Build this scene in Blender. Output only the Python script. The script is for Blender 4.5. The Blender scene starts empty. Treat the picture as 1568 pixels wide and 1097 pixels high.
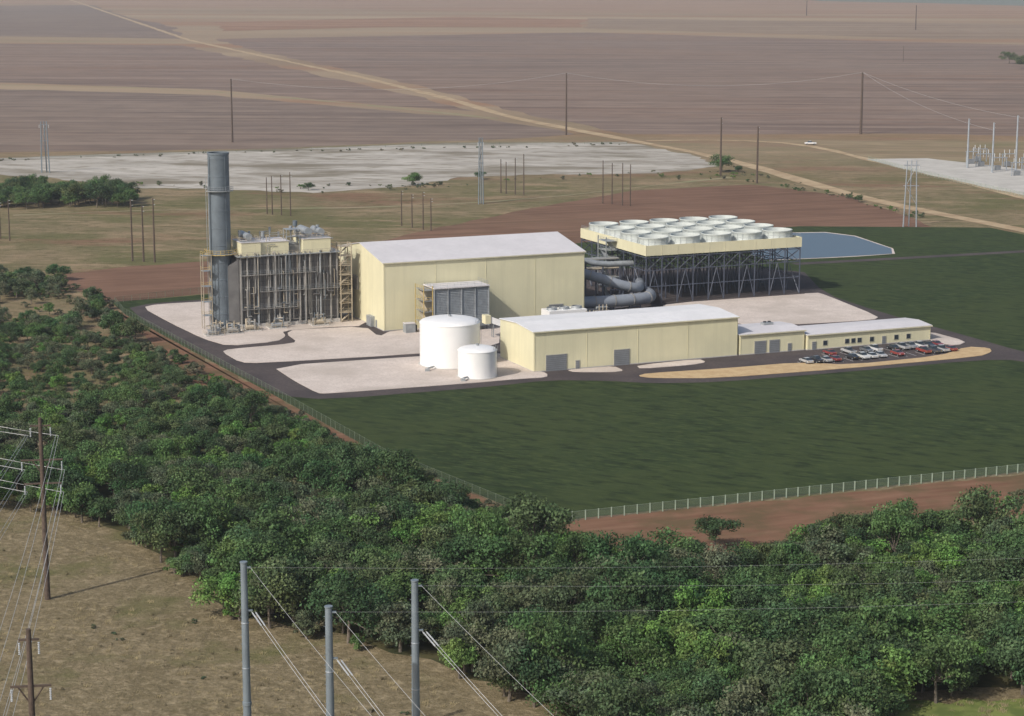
import bpy, math, random
import numpy as np
from mathutils import Vector, Matrix
random.seed(7); rng=np.random.default_rng(7)
sc=bpy.context.scene
# ------------------------------------------------------------ survey
CAMH=105.0; F=3200.0; CU,CV=784.0,548.5; PITCH=math.atan(0.19)
cp,sp=math.cos(PITCH),math.sin(PITCH)
def G(u,v,z=0.0):
    """surveyed photo bearing -> world ground position"""
    t=(CAMH-z)/(F*sp-(CV-v)*cp)
    return (t*(u-CU), t*(F*cp+(CV-v)*sp))
def H(u,vt,vb):
    x,y=G(u,vb)
    t=y/(F*cp+(CV-vt)*sp)
    return CAMH-t*(F*sp-(CV-vt)*cp)
ANG=math.radians(23); ca,sa=math.cos(ANG),math.sin(ANG)
SX,SY=-36.9,593.4
def S(a,b): return (SX+ca*a-sa*b, SY+sa*a+ca*b)
# ------------------------------------------------------------ materials
def newmat(name):
    m=bpy.data.materials.new(name); m.use_nodes=True
    nt=m.node_tree; return m,nt,nt.nodes['Principled BSDF']
def N(nt,t,**k):
    n=nt.nodes.new(t)
    for a,b in k.items(): setattr(n,a,b)
    return n
def mixrgb(nt,f,a,b,bt='MIX'):
    m=N(nt,'ShaderNodeMix',data_type='RGBA',blend_type=bt)
    for s,val in ((m.inputs[0],f),(m.inputs[6],a),(m.inputs[7],b)):
        if isinstance(val,(int,float)): s.default_value=val
        elif isinstance(val,tuple): s.default_value=(*val[:3],1)
        else: nt.links.new(val,s)
    return m.outputs[2]
def noise(nt,scale,detail=4,rough=.55,ang=0,stretch=(1,1,1),lo=.35,hi=.65,coord='pos'):
    if coord=='pos': src=N(nt,'ShaderNodeNewGeometry').outputs['Position']
    else: src=N(nt,'ShaderNodeTexCoord').outputs['Object']
    if ang:
        r=N(nt,'ShaderNodeVectorRotate',rotation_type='Z_AXIS'); r.inputs['Angle'].default_value=ang
        nt.links.new(src,r.inputs[0]); src=r.outputs[0]
    mp=N(nt,'ShaderNodeMapping'); mp.inputs['Scale'].default_value=stretch
    nt.links.new(src,mp.inputs[0])
    n=N(nt,'ShaderNodeTexNoise'); n.inputs['Scale'].default_value=scale
    n.inputs['Detail'].default_value=detail; n.inputs['Roughness'].default_value=rough
    nt.links.new(mp.outputs[0],n.inputs['Vector'])
    r=N(nt,'ShaderNodeMapRange'); r.inputs[1].default_value=lo; r.inputs[2].default_value=hi
    nt.links.new(n.outputs['Fac'],r.inputs[0]); return r.outputs[0]
def srgb(r,g,b):
    f=lambda c:(c/255/12.92 if c/255<.04045 else ((c/255+.055)/1.055)**2.4)
    return (f(r),f(g),f(b))
def M(name,c,var=.12,scale=.3,rough=.7,metal=0,bump=0,coord='pos'):
    m,nt,p=newmat(name)
    a=tuple(min(1,x*(1-var)) for x in c); b=tuple(min(1,x*(1+var)) for x in c)
    f=noise(nt,scale,5,.6,coord=coord)
    nt.links.new(mixrgb(nt,f,a,b),p.inputs['Base Color'])
    p.inputs['Roughness'].default_value=rough; p.inputs['Metallic'].default_value=metal
    return m
def MG(name,layers,base,rough=.95):
    """ground: base colour, layers=[(colour,strength,scale,angle,stretch,lo,hi)]"""
    m,nt,p=newmat(name); c=base
    for (col,st,scale,ang,stretch,lo,hi) in layers:
        f=noise(nt,scale,6,.6,ang,stretch,lo,hi)
        mu=N(nt,'ShaderNodeMath',operation='MULTIPLY'); nt.links.new(f,mu.inputs[0]); mu.inputs[1].default_value=st
        c=mixrgb(nt,mu.outputs[0],c,col)
    nt.links.new(c,p.inputs['Base Color']) if not isinstance(c,tuple) else None
    p.inputs['Roughness'].default_value=rough; p.inputs['Specular IOR Level'].default_value=.1
    return m
# ------------------------------------------------------------ mesh builder
class MB:
    def __init__(s): s.v=[];s.f=[];s.m=[];s.mats=[]
    def mi(s,mat):
        if mat not in s.mats: s.mats.append(mat)
        return s.mats.index(mat)
    def add(s,vs,fs,mat):
        o=len(s.v); s.v+= [tuple(x) for x in vs]; i=s.mi(mat)
        for f in fs: s.f.append(tuple(o+k for k in f)); s.m.append(i)
    def box(s,x0,x1,y0,y1,z0,z1,mat):
        vs=[(x0,y0,z0),(x1,y0,z0),(x1,y1,z0),(x0,y1,z0),(x0,y0,z1),(x1,y0,z1),(x1,y1,z1),(x0,y1,z1)]
        s.add(vs,[(3,2,1,0),(4,5,6,7),(0,1,5,4),(1,2,6,5),(2,3,7,6),(3,0,4,7)],mat)
    def cyl(s,p0,p1,r0,mat,r1=None,n=12,caps=True):
        p0=Vector(p0);p1=Vector(p1);r1=r0 if r1 is None else r1
        d=(p1-p0).normalized(); q=d.to_track_quat('Z','Y').to_matrix()
        vs=[]
        for p,r in((p0,r0),(p1,r1)):
            for k in range(n):
                a=2*math.pi*k/n; vs.append(p+q@Vector((r*math.cos(a),r*math.sin(a),0)))
        fs=[(k,(k+1)%n,n+(k+1)%n,n+k) for k in range(n)]
        if caps: fs+=[tuple(range(n-1,-1,-1)),tuple(range(n,2*n))]
        s.add(vs,fs,mat)
    def beam(s,p0,p1,w,mat):
        s.cyl(p0,p1,w*.7,mat,n=4)
    def lathe(s,cx,cy,prof,mat,n=32):
        vs=[];fs=[]
        for (r,z) in prof:
            for k in range(n):
                a=2*math.pi*k/n; vs.append((cx+r*math.cos(a),cy+r*math.sin(a),z))
        for j in range(len(prof)-1):
            for k in range(n):
                fs.append((j*n+k,j*n+(k+1)%n,(j+1)*n+(k+1)%n,(j+1)*n+k))
        s.add(vs,fs,mat)
    def obj(s,name,parent=None,smooth=False,loc=None,rot=0):
        me=bpy.data.meshes.new(name); me.from_pydata(s.v,[],s.f)
        for m in s.mats: me.materials.append(m)
        me.polygons.foreach_set('material_index',s.m)
        if smooth:
            me.polygons.foreach_set('use_smooth',[True]*len(s.f))
            try: me.set_sharp_from_angle(angle=math.radians(35))
            except Exception: pass
        me.update()
        o=bpy.data.objects.new(name,me); sc.collection.objects.link(o)
        if parent: o.parent=parent
        if loc: o.location=loc
        if rot: o.rotation_euler[2]=rot
        return o
def empty(name,a=0,b=0,world=None,rot=ANG):
    e=bpy.data.objects.new(name,None); sc.collection.objects.link(e)
    x,y=world if world else S(a,b); e.location=(x,y,0); e.rotation_euler[2]=rot
    e.empty_display_size=.5
    return e
def rail(mb,pts,z,mat,h=1.1,step=2.0,r=.045):
    for i in range(len(pts)-1):
        p,q=Vector((*pts[i],z)),Vector((*pts[i+1],z)); L=(q-p).length
        for hh in(h,h*.5): mb.cyl(p+Vector((0,0,hh)),q+Vector((0,0,hh)),r,mat,n=4,caps=False)
        k=max(1,int(L/step))
        for j in range(k+1):
            c=p.lerp(q,j/k); mb.cyl(c,c+Vector((0,0,h)),r,mat,n=4,caps=False)
# ------------------------------------------------------------ ground sheets
def dens(pts,step,jit,closed=True):
    out=[]; n=len(pts)
    for i in range(n if closed else n-1):
        a=np.array(pts[i]);b=np.array(pts[(i+1)%n]);L=np.linalg.norm(b-a);k=max(1,min(80,int(L/step)))
        nn=np.array([-(b-a)[1],(b-a)[0]])/max(L,1e-6)
        for j in range(k):
            q=a+(b-a)*j/k
            if jit and j: q=q+nn*np.clip(rng.normal(0,jit),-2*jit,2*jit)
            out.append(tuple(q))
    if not closed: out.append(tuple(pts[-1]))
    return out
def smooth_poly(pts,it=2):
    for _ in range(it):
        o=[];n=len(pts)
        for i in range(n):
            a=pts[i];b=pts[(i+1)%n]
            o.append((a[0]*.8+b[0]*.2,a[1]*.8+b[1]*.2)); o.append((a[0]*.2+b[0]*.8,a[1]*.2+b[1]*.8))
        pts=o
    return pts
def sheet(name,pix,z,mat,jit=0,step=6,round_=0,world=False,kerb=0):
    pts=[p if world else G(*p) for p in pix]
    if round_: pts=smooth_poly(pts,round_)
    if jit: pts=dens(pts,step,jit)
    mb=MB(); n=len(pts)
    area=sum(pts[i][0]*pts[(i+1)%n][1]-pts[(i+1)%n][0]*pts[i][1] for i in range(n))
    if area<0: pts=pts[::-1]
    vs=[(x,y,z) for x,y in pts]
    mb.add(vs,[tuple(range(n))],mat)
    if kerb:
        mb.add(vs+[(x,y,z-kerb) for x,y in pts],[(i,i+n,(i+1)%n+n,(i+1)%n) for i in range(n)],mat)
    return mb.obj(name)
def road(name,pix,w,z,mat,jit=0,world=False):
    pts=[p if world else G(*p) for p in pix]
    pts=dens(pts,25,0,False); P=np.array(pts)
    for _ in range(4): P[1:-1]=(P[:-2]+2*P[1:-1]+P[2:])/4
    T=np.gradient(P,axis=0); T/=np.linalg.norm(T,axis=1)[:,None]; Nn=np.stack([-T[:,1],T[:,0]],1)
    ww=w*(1+rng.normal(0,jit,len(P)))[:,None]/2
    L=P+Nn*ww; R=P-Nn*ww; n=len(P)
    mb=MB(); mb.add([(x,y,z) for x,y in R]+[(x,y,z) for x,y in L],[(i,i+1,n+i+1,n+i) for i in range(n-1)],mat)
    return mb.obj(name)
def ground_mat():
    m,nt,p=newmat('ground_pasture')
    near=mixrgb(nt,noise(nt,.03,8,.7),srgb(100,97,68),srgb(138,121,96))
    near=mixrgb(nt,noise(nt,.011,5,.6,lo=.45,hi=.6),near,srgb(103,100,68))
    near=mixrgb(nt,noise(nt,.07,8,.78,.1,(.3,1,1),lo=.49,hi=.62),near,srgb(150,130,104))
    near=mixrgb(nt,noise(nt,.02,6,.7,.1,(.4,1,1),lo=.54,hi=.64),near,srgb(124,98,78))
    near=mixrgb(nt,noise(nt,.25,8,.8,.1,(.5,1,1),lo=.5,hi=.66),near,srgb(76,75,48))
    dryp=mixrgb(nt,noise(nt,.12,8,.75),srgb(116,104,80),srgb(140,126,100))
    dryp=mixrgb(nt,noise(nt,1.3,8,.8,lo=.42,hi=.7),dryp,srgb(88,81,56))
    dryp=mixrgb(nt,noise(nt,.5,6,.7,lo=.5,hi=.68),dryp,srgb(154,140,112))
    dryp=mixrgb(nt,noise(nt,.05,6,.65,lo=.52,hi=.66),dryp,srgb(102,99,66))
    far=mixrgb(nt,noise(nt,.004,8,.6,.15,(.12,1,1)),srgb(136,118,98),srgb(156,138,114))
    far=mixrgb(nt,noise(nt,.006,4,.5,.1,(.08,1,1),.5,.62),far,srgb(142,114,92))
    g=N(nt,'ShaderNodeNewGeometry'); s=N(nt,'ShaderNodeSeparateXYZ'); nt.links.new(g.outputs['Position'],s.inputs[0])
    r0=N(nt,'ShaderNodeMapRange'); r0.inputs[1].default_value=430; r0.inputs[2].default_value=560; nt.links.new(s.outputs[1],r0.inputs[0])
    r=N(nt,'ShaderNodeMapRange'); r.inputs[1].default_value=950; r.inputs[2].default_value=1500; nt.links.new(s.outputs[1],r.inputs[0])
    c=mixrgb(nt,r0.outputs[0],dryp,near)
    nt.links.new(mixrgb(nt,r.outputs[0],c,far),p.inputs['Base Color']); p.inputs['Roughness'].default_value=1
    p.inputs['Specular IOR Level'].default_value=.05
    bn=N(nt,'ShaderNodeBump'); bn.inputs['Strength'].default_value=.8; bn.inputs['Distance'].default_value=.5
    nt.links.new(noise(nt,.9,6,.7,lo=0,hi=1),bn.inputs['Height']); nt.links.new(bn.outputs[0],p.inputs['Normal'])
    return m
gm=ground_mat()
mb=MB(); xs=np.linspace(-9000,9000,19); ys=np.concatenate([np.linspace(-400,2000,13),np.linspace(3000,26000,12)])
vs=[(x,y,0) for y in ys for x in xs]; W=len(xs)
mb.add(vs,[(j*W+i,j*W+i+1,(j+1)*W+i+1,(j+1)*W+i) for j in range(len(ys)-1) for i in range(W-1)],gm); mb.obj('ground')
def field(name,a,b,c,ang,fs=.05):
    k=lambda col,f: tuple(x*f for x in col)
    return MG(name,[(c,1,.0035,.4,(.5,1,1),.4,.62),(b,.9,fs,ang,(.03,1,1),.42,.6),(k(a,.62),.8,fs*1.6,ang,(.025,1,1),.5,.66),(k(b,1.12),.5,fs*.5,ang,(.02,1,1),.54,.62),(b,.6,.02,ang,(.3,1,1),.45,.65),(k(a,.74),.5,.06,0,(.6,1,1),.45,.68)],a)
mauve=field('ploughed_field_mauve',srgb(114,98,88),srgb(136,118,105),srgb(125,101,85),.1,.045)
mauve2=field('ploughed_field_grey',srgb(110,96,87),srgb(133,117,104),srgb(119,101,88),.07,.07)
redf=field('ploughed_field_red',srgb(104,78,63),srgb(128,99,81),srgb(110,89,69),-.35,.25)
orange=field('stubble_field',srgb(140,113,92),srgb(156,133,110),srgb(140,102,79),.05,.02)
bluef=field('far_crop_field',srgb(108,115,107),srgb(124,128,118),srgb(102,110,104),.05,.02)
Z=.02
sheet('stubble_field',[(-80,-12),(1640,-12),(1640,26),(900,20),(-80,4)],Z,orange,8,60)
sheet('far_crop_field',[(1180,-18),(1700,-18),(1700,13),(1420,5),(1250,2)],.14,bluef,5,60)
sheet('ploughed_field',[(-80,10),(140,8),(200,28),(270,42),(280,60),(-80,54)],Z*2,mauve2,5,60)
sheet('ploughed_field',[(900,28),(1700,40),(1700,60),(1450,60),(900,44)],.06,field('ploughed_field_tan',srgb(130,110,92),srgb(148,130,110),srgb(126,104,86),.05,.02),5,60)
sheet('stubble_field',[(330,34),(700,26),(900,30),(890,42),(600,42),(340,48)],.08,field('ploughed_field_rust',srgb(138,106,84),srgb(150,120,96),srgb(130,98,76),.05,.02),5,80)
sheet('ploughed_field',[(-80,66),(280,70),(540,126),(730,171),(600,163),(330,138),(-80,124)],Z,mauve,3,30)
sheet('ploughed_field',[(330,60),(900,50),(1450,66),(1700,72),(1700,212),(1420,205),(1130,206),(960,206),(800,172),(580,118),(400,80)],Z*1.5,mauve,3,30)
sheet('ploughed_field',[(-80,134),(330,146),(600,170),(740,182),(880,206),(800,212),(420,228),(150,232),(-80,236)],Z,mauve2,3,30)
sheet('stubble_field',[(1130,214),(1700,218),(1700,330),(1500,290),(1340,244),(1260,222)],Z,MG('dry_stubble',[(srgb(150,134,106),1,.03,.2,(.2,1,1),.4,.6),(srgb(116,102,80),.7,.1,.2,(.2,1,1),.4,.6),(srgb(108,106,72),.6,.02,0,(.6,1,1),.5,.65)],srgb(136,118,94)),2,20)
white=MG('caliche',[(srgb(150,144,134),1,.03,.08,(.25,1,1),.42,.6),(srgb(188,182,172),.8,.06,.4,(.3,1,1),.45,.65),(srgb(116,108,92),.9,.035,.1,(.35,1,1),.5,.62),(srgb(118,110,92),.75,.2,.1,(.4,1,1),.5,.66)],srgb(172,166,156))
sheet('caliche_flat',[(-80,246),(60,240),(420,229),(700,219),(960,218),(1060,238),(1100,255),(1010,266),(800,268),(700,272),(640,284),(480,296),(330,290),(200,288),(90,274),(-80,262)],Z*3,white,1.8,7)
sheet('ploughed_field',[(540,380),(640,356),(800,322),(970,292),(1150,283),(1290,300),(1400,335),(1430,352),(1225,352),(1000,420),(560,430)],Z,redf,.8,8)
sheet('ploughed_field',[(92,420),(200,408),(322,400),(520,404),(535,440),(330,448),(230,458),(175,466),(120,446)],Z*2,redf,.8,8)
dirt=MG('dirt_track',[(srgb(176,156,126),1,.1,0,(1,1,1),.4,.6)],srgb(156,134,106))
road('dirt_road',[(60,-14),(120,4),(190,28),(290,62),(420,90),(560,120),(700,155),(780,180),(900,203),(1000,222),(1080,236),(1160,256),(1250,285),(1370,316),(1568,352),(1700,380)],8,.10,dirt,.18)
road('dirt_road',[(990,216),(1150,210),(1230,218),(1300,238),(1420,266),(1568,303),(1700,335)],6,.12,dirt,.15)
verge=MG('grass_verge',[(srgb(132,130,98),1,.05,0,(1,1,1),.4,.6)],srgb(146,132,108))
road('dirt_road',[(-80,62),(140,64),(285,66)],9,.09,verge,.3)
road('dirt_road',[(-80,129),(200,134),(330,141),(500,155),(620,167),(760,182)],6,.06,verge,.3)
sheet('substation_pad',[(1325,244),(1420,243),(1640,268),(1640,312),(1560,298),(1420,268)],.16,MG('white_gravel',[(srgb(186,182,174),1,.1,0,(1,1,1),.4,.6)],srgb(172,168,160)),.5,8)
road('dirt_road',[(20,330),(300,318),(650,322),(760,310),(900,300),(1000,282),(1120,272)],2.5,.05,verge,.4)
woodfloor=MG('woodland_floor',[(srgb(80,76,50),1,.2,0,(1,1,1),.4,.6)],srgb(56,60,38))
sheet('woodland_floor',[(-60,640),(150,630),(270,630),(360,640),(450,672),(540,715),(640,760),(720,796),(800,832),(900,855),(1030,870),(1130,870),(1230,846),(1330,826),(1450,826),(1700,850),(1700,1050),(1360,1060),(1320,1160),(900,1160),(850,1080),(660,1010),(520,970),(370,945),(310,880),(190,815),(60,770),(-60,765)],Z,woodfloor,1.0,5)
dirtred=MG('red_soil',[(srgb(132,102,81),1,.4,-.3,(.15,1,1),.35,.7),(srgb(96,82,58),.85,.08,0,(1,1,1),.45,.6)],srgb(110,80,62))
sheet('soil_bank',[(168,474),(196,484),(420,606),(600,706),(836,802),(1700,712),(1700,782),(1420,800),(1230,836),(1100,850),(900,835),(820,818),(700,765),(560,695),(400,615),(300,590),(236,530)],Z*2,dirtred,.8,5)
lawnm=MG('lawn_grass',[(srgb(41,54,29),1,.2,.9,(.5,1,1),.35,.65),(srgb(74,84,47),.85,.8,.5,(.3,1,1),.47,.7),(srgb(60,70,39),.7,.02,0,(1,1,1),.4,.6),(srgb(30,41,23),.75,.35,.5,(.4,1,1),.5,.66)],srgb(51,64,37))
sheet('lawn',[(170,463),(240,458),(560,430),(890,372),(1225,347),(1515,349),(1568,360),(1700,384),(1700,708),(836,800),(590,700),(420,606),(192,482)],.08,lawnm)
asph=MG('asphalt',[(srgb(88,80,78),1,.08,0,(1,1,1),.4,.6),(srgb(64,60,60),.5,1.2,0,(1,1,1),.4,.6)],srgb(74,68,68))
sheet('site_road',[(190,474),(232,465),(330,458),(560,440),(890,412),(1225,410),(1262,450),(1345,478),(1480,515),(1560,538),(1700,570),(1700,582),(1560,552),(1500,552),(1300,570),(1100,586),(1000,588),(930,584),(840,583),(740,594),(500,613),(430,607),(340,560)],.12,asph,round_=1)
road('site_road',[(1215,405),(1400,396),(1568,386),(1700,378)],5,.115,asph)
grav=MG('pad_gravel',[(srgb(206,194,184),1,.15,0,(1,1,1),.4,.6),(srgb(166,155,145),.65,2.0,0,(1,1,1),.45,.7),(srgb(172,161,150),.6,.04,0,(1,1,1),.48,.62)],srgb(196,184,174))
pads=[
[(218,472),(240,467),(330,462),(560,452),(562,468),(562,500),(500,502),(432,508),(438,516),(425,524),(350,531),(312,520),(262,496)],
[(340,540),(350,536),(430,529),(456,525),(438,512),(450,506),(560,501),(580,517),(600,507),(760,497),(880,470),(975,462),(975,470),(860,482),(766,505),(764,532),(640,543),(400,557),(368,556)],
[(417,562),(640,547),(764,540),(800,556),(815,567),(838,573),(838,579),(800,581),(720,588),(500,604),(486,603),(450,584)],
[(1000,470),(1080,461),(1250,449),(1262,452),(1346,486),(1338,491),(1218,498),(1130,500),(1076,470)],
[(868,568),(900,565),(940,562),(956,569),(940,571),(880,571)],
[(975,561),(1070,551),(1082,556),(1060,560),(980,566)],
[(1420,508),(1480,524),(1468,530),(1432,527),(1422,520)],
]
for i,p in enumerate(pads): sheet('gravel_pad',p,.22+.004*i,grav,kerb=.10,round_=1)
sand=MG('sandy_verge',[(srgb(192,168,130),1,.3,0,(1,1,1),.4,.6),(srgb(160,132,95),.5,2,0,(1,1,1),.5,.7)],srgb(180,154,117))
sheet('sandy_verge',[(976,577),(990,573),(1100,566),(1225,556),(1300,560),(1440,546),(1480,532),(1515,534),(1519,540),(1500,547),(1300,565),(1100,580),(1000,580)],.22,sand,kerb=.10,round_=1)
water,wnt,wp=newmat('pond_water'); wp.inputs['Base Color'].default_value=(*srgb(78,94,108),1); wp.inputs['Roughness'].default_value=.35
wp.inputs['Specular IOR Level'].default_value=.2
bn=N(wnt,'ShaderNodeBump'); bn.inputs['Strength'].default_value=.4; wnt.links.new(noise(wnt,.8),bn.inputs['Height']); wnt.links.new(bn.outputs[0],wp.inputs['Normal'])
sheet('pond_bank',[(1150,357.5),(1292,355.5),(1388,388),(1300,394.5),(1150,400.5)],.11,grav,round_=1)
sheet('pond',[(1150,358.5),(1290,356.5),(1385,388),(1290,394),(1150,400)],.14,water,round_=1)
# ------------------------------------------------------------ building materials
def siding(name,c):
    m,nt,p=newmat(name)
    f=noise(nt,.12,4,.6,coord='obj'); col=mixrgb(nt,f,tuple(x*.94 for x in c),tuple(min(1,x*1.03) for x in c))
    st=noise(nt,.5,5,.7,0,(1,1,.06),.45,.8,coord='obj'); col=mixrgb(nt,st,col,tuple(x*.88 for x in c))
    tc=N(nt,'ShaderNodeTexCoord'); w=N(nt,'ShaderNodeTexWave',bands_direction='DIAGONAL'); mp=N(nt,'ShaderNodeMapping'); mp.inputs['Scale'].default_value=(1,1,0)
    nt.links.new(tc.outputs['Object'],mp.inputs[0]); nt.links.new(mp.outputs[0],w.inputs[0]); w.inputs['Scale'].default_value=.8
    b=N(nt,'ShaderNodeBump'); b.inputs['Strength'].default_value=.12; b.inputs['Distance'].default_value=.05
    nt.links.new(w.outputs['Fac'],b.inputs['Height']); nt.links.new(b.outputs[0],p.inputs['Normal'])
    nt.links.new(col,p.inputs['Base Color']); p.inputs['Roughness'].default_value=.6; return m
cream=siding('cream_siding',(.67,.625,.42))
roofm=siding('metal_roof',(.60,.575,.575))
roofw=siding('white_metal_roof',(.72,.71,.70))
trim=M('trim_metal',(.58,.54,.38),.08,.5,.5)
dtrim=M('door_trim',(.42,.40,.33),.08,.5,.5)
steel=M('galvanised_steel',(.32,.34,.35),.15,.6,.45,.3)
pipem=M('grey_pipe_paint',(.22,.24,.27),.12,.3,.6)
dsteel=M('dark_blue_steel',(.07,.08,.11),.2,.5,.5)
casing=M('hrsg_casing',(.16,.15,.14),.2,.2,.6)
casing2=M('hrsg_stiffener',(.10,.097,.095),.2,.3,.6)
casing3=M('hrsg_light_rib',(.25,.24,.22),.2,.3,.6)
yellow=M('safety_yellow',(.46,.34,.12),.15,.5,.6)
tan=M('tan_pipe',(.40,.34,.25),.2,.5,.6)
tankm=M('white_tank_paint',(.78,.77,.75),.04,.15,.35)
stackm=M('stack_steel',(.125,.15,.17),.15,.25,.5,.1)
dark=M('dark_opening',(.03,.03,.035),.2,1,.5)
grey=M('grey_door',(.2,.21,.22),.1,.5,.5)
conc=M('concrete',(.45,.43,.4),.12,.4,.9)
fanm=M('fibreglass_fan_stack',(.50,.53,.50),.08,.4,.5)
deckm=M('fan_deck',(.36,.38,.37),.12,.4,.7)
glass,_n,gp=newmat('window_glass'); gp.inputs['Base Color'].default_value=(.03,.04,.05,1); gp.inputs['Roughness'].default_value=.1
def hall(name,a0,b0,L,Wd,ze,zr,doors=(),wins=(),rm=None):
    rm=rm or roofm
    e=empty(name,a0,b0)
    w=MB(); w.add([(0,0,.1),(L,0,.1),(L,Wd,.1),(0,Wd,.1),(0,0,ze),(L,0,ze),(L,Wd,ze),(0,Wd,ze),(0,Wd/2,zr),(L,Wd/2,zr)],
      [(0,1,5,4),(2,3,7,6),(3,0,4,8,7),(1,2,6,9,5)],cream); w.obj('walls',e)
    r=MB(); o=.3;t=.2; sl=(zr-ze)/(Wd/2)
    for s_ in(0,1):
        y0,y1=(-o,Wd/2) if s_==0 else (Wd+o,Wd/2)
        z0=ze-sl*o+.05; z1=zr+.05
        vs=[(-o,y0,z0),(L+o,y0,z0),(L+o,y1,z1),(-o,y1,z1),(-o,y0,z0+t),(L+o,y0,z0+t),(L+o,y1,z1+t),(-o,y1,z1+t)]
        r.add(vs,[(4,5,6,7),(0,3,2,1),(0,1,5,4),(1,2,6,5),(3,0,4,7)],rm)
    r.obj('roof',e)
    g=MB(); g.box(-.32,L+.32,-.5,-.33,ze-.15,ze+.12,trim)
    k=max(2,int(L/15))
    for i in range(k+1):
        x=.3+(L-.6)*i/k; g.box(x-.04,x+.04,-.08,-.02,.2,ze-.2,cream)
    g.box(-.05,L+.05,-.08,-.01,.0,.35,conc); g.box(-.08,-.01,0,Wd,0,.35,conc)
    g.obj('gutters_and_plinth',e)
    if doors or wins:
        d=MB()
        for(x0,x1,z0,z1) in doors:
            d.box(x0-.15,x1+.15,-.14,-.03,z0,z1+.15,dtrim); d.box(x0,x1,-.18,-.142,z0,z1,grey)
            z=z0+.5
            while z<z1: d.box(x0,x1,-.20,-.182,z,z+.06,casing2); z+=.5
        for(x0,x1,z0,z1) in wins:
            d.box(x0-.12,x1+.12,-.12,-.03,z0-.12,z1+.12,dtrim); d.box(x0,x1,-.15,-.122,z0,z1,glass)
        d.obj('doors_and_windows',e)
    return e
h=hall('turbine_hall',0,0,63.6,40.8,19.8,23.2,doors=[(52,56.5,.1,4.5)])
fb=hall('workshop_building',15.2,-73,60.1,22.4,10.6,11.3,doors=[(3.5,9.3,.1,4.3),(23.1,27.5,.1,4.3),(12,13,.1,2.3)],rm=roofw)
mbk=hall('control_building',76,-73,20.2,14,5.6,6.1,doors=[(4.6,8.0,.1,3.6),(9.2,12.2,.1,3.6),(15,16,.1,2.3)])
of=hall('office_building',96.8,-73.6,40,13,4.2,4.7,doors=[(1.5,2.6,.1,2.3),(24,25.1,.1,2.3)],wins=[(5,6.2,1.2,2.4),(12,13.2,1.2,2.4),(14,15.2,1.2,2.4),(16,17.2,1.2,2.4),(20,21.2,1.2,2.4),(28,29.2,1.2,2.4),(32,33.2,1.2,2.4)])
mb=MB(); mb.box(0,3,0,2,0,1.0,steel); mb.cyl((.8,1.0,1.0),(.8,1.0,1.3),.45,dark); mb.cyl((2.2,1.0,1.0),(2.2,1.0,1.3),.45,dark)
mb.obj('rooftop_unit',mbk).location=(12,8,5.9)
mb=MB()
for y in(6,14): mb.box(-.14,-.03,y,y+1.1,.2,2.4,grey)
mb.box(-.6,-.03,22,27,9,13,casing3); mb.box(-1.2,-.03,8,12,0.2,3.2,steel)
mb.obj('side_doors',h)
# ------------------------------------------------------------ storage tanks
def tank(name,x,y,r,ze,zp):
    e=empty(name,world=(x,y),rot=0)
    m=MB(); m.lathe(0,0,[(r,.35),(r,ze)],tankm,64)
    prof=[(r+.08,ze-.12),(r+.08,ze)]+[(r*math.cos(t),ze+(zp-ze)*math.sin(t)) for t in np.linspace(.12,math.pi/2-.01,10)]
    m.lathe(0,0,prof,tankm,64); m.obj('shell',e,True)
    m=MB(); m.cyl((0,0,0),(0,0,.36),r+.4,conc,n=48)
    m.cyl((0,0,zp-.1),(0,0,zp+.5),.4,steel)
    for k in range(int(ze/.4)): m.cyl((r+.25,-.3,.5+k*.4),(r+.25,.3,.5+k*.4),.03,steel,n=4)
    for y_ in(-.3,.3): m.cyl((r+.25,y_,.2),(r+.25,y_,ze+1),.04,steel,n=4)
    pts=[((r-.2)*math.cos(a),(r-.2)*math.sin(a)) for a in np.linspace(-.5,.5,5)]
    rail(m,pts,ze,steel,1.0,1.5,.03)
    m.cyl((-r*.5,-r*.95,.9),(-r*.7,-r*1.25,.9),.25,steel); m.box(-r*.7-.6,-r*.7+.6,-r*1.25-.8,-r*1.25,.2,.9,steel)
    m.obj('fittings',e)
tank('storage_tank',-16.4,543.6,8.0,11.5,12.9)
tank('storage_tank',-8.9,526.8,5.0,7.1,8.2)
# ------------------------------------------------------------ HRSG
e=empty('heat_recovery_boiler',0,0)
m=MB(); a0,a1,b0,b1=-36.5,-7.0,21,34
m.box(a0,a1,b0,b1,1.2,21,casing)
m.box(a0-.5,a1+.5,b0-.8,b1+.5,.1,1.2,conc)
m.add([(a1,b0+.5,1.5),(a1,b1-.5,1.5),(a1,b1-.5,20),(a1,b0+.5,20),(-1,25,4),(-1,30,4),(-1,30,12),(-1,25,12)],[(0,4,7,3),(3,7,6,2),(2,6,5,1),(0,1,5,4),(4,5,6,7)],casing)
m.add([(-39.5,23.5,2),(-39.5,30,2),(a0,33,1.5),(a0,22,1.5),(-39.5,23.5,18),(-39.5,30,18),(a0,33,20),(a0,22,20)],[(0,3,7,4),(4,7,6,5),(1,5,6,2)],casing2)
m.obj('casing',e)
m=MB()
for i in range(31):
    x=a0+.2+(a1-a0-.4)*i/30; w=.16 if i%5 else .4
    m.box(x-w/2,x+w/2,b0-(.6 if i%5==0 else .35),b0-.02,.3,21.4 if i%5 else 21.8,[casing3,casing2][i%2])
for i in range(12):
    z=2.0+i*1.65; m.box(a0,a1,b0-.3,b0-.03,z-.1,z+.1,casing2 if i%3 else casing3)
for i in range(9):
    y=b0+.4+(b1-b0-.8)*i/8; m.box(a0-.4,a0-.02,y-.12,y+.12,.3,21.5,casing2)
m.obj('stiffeners',e)
m=MB()
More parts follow.
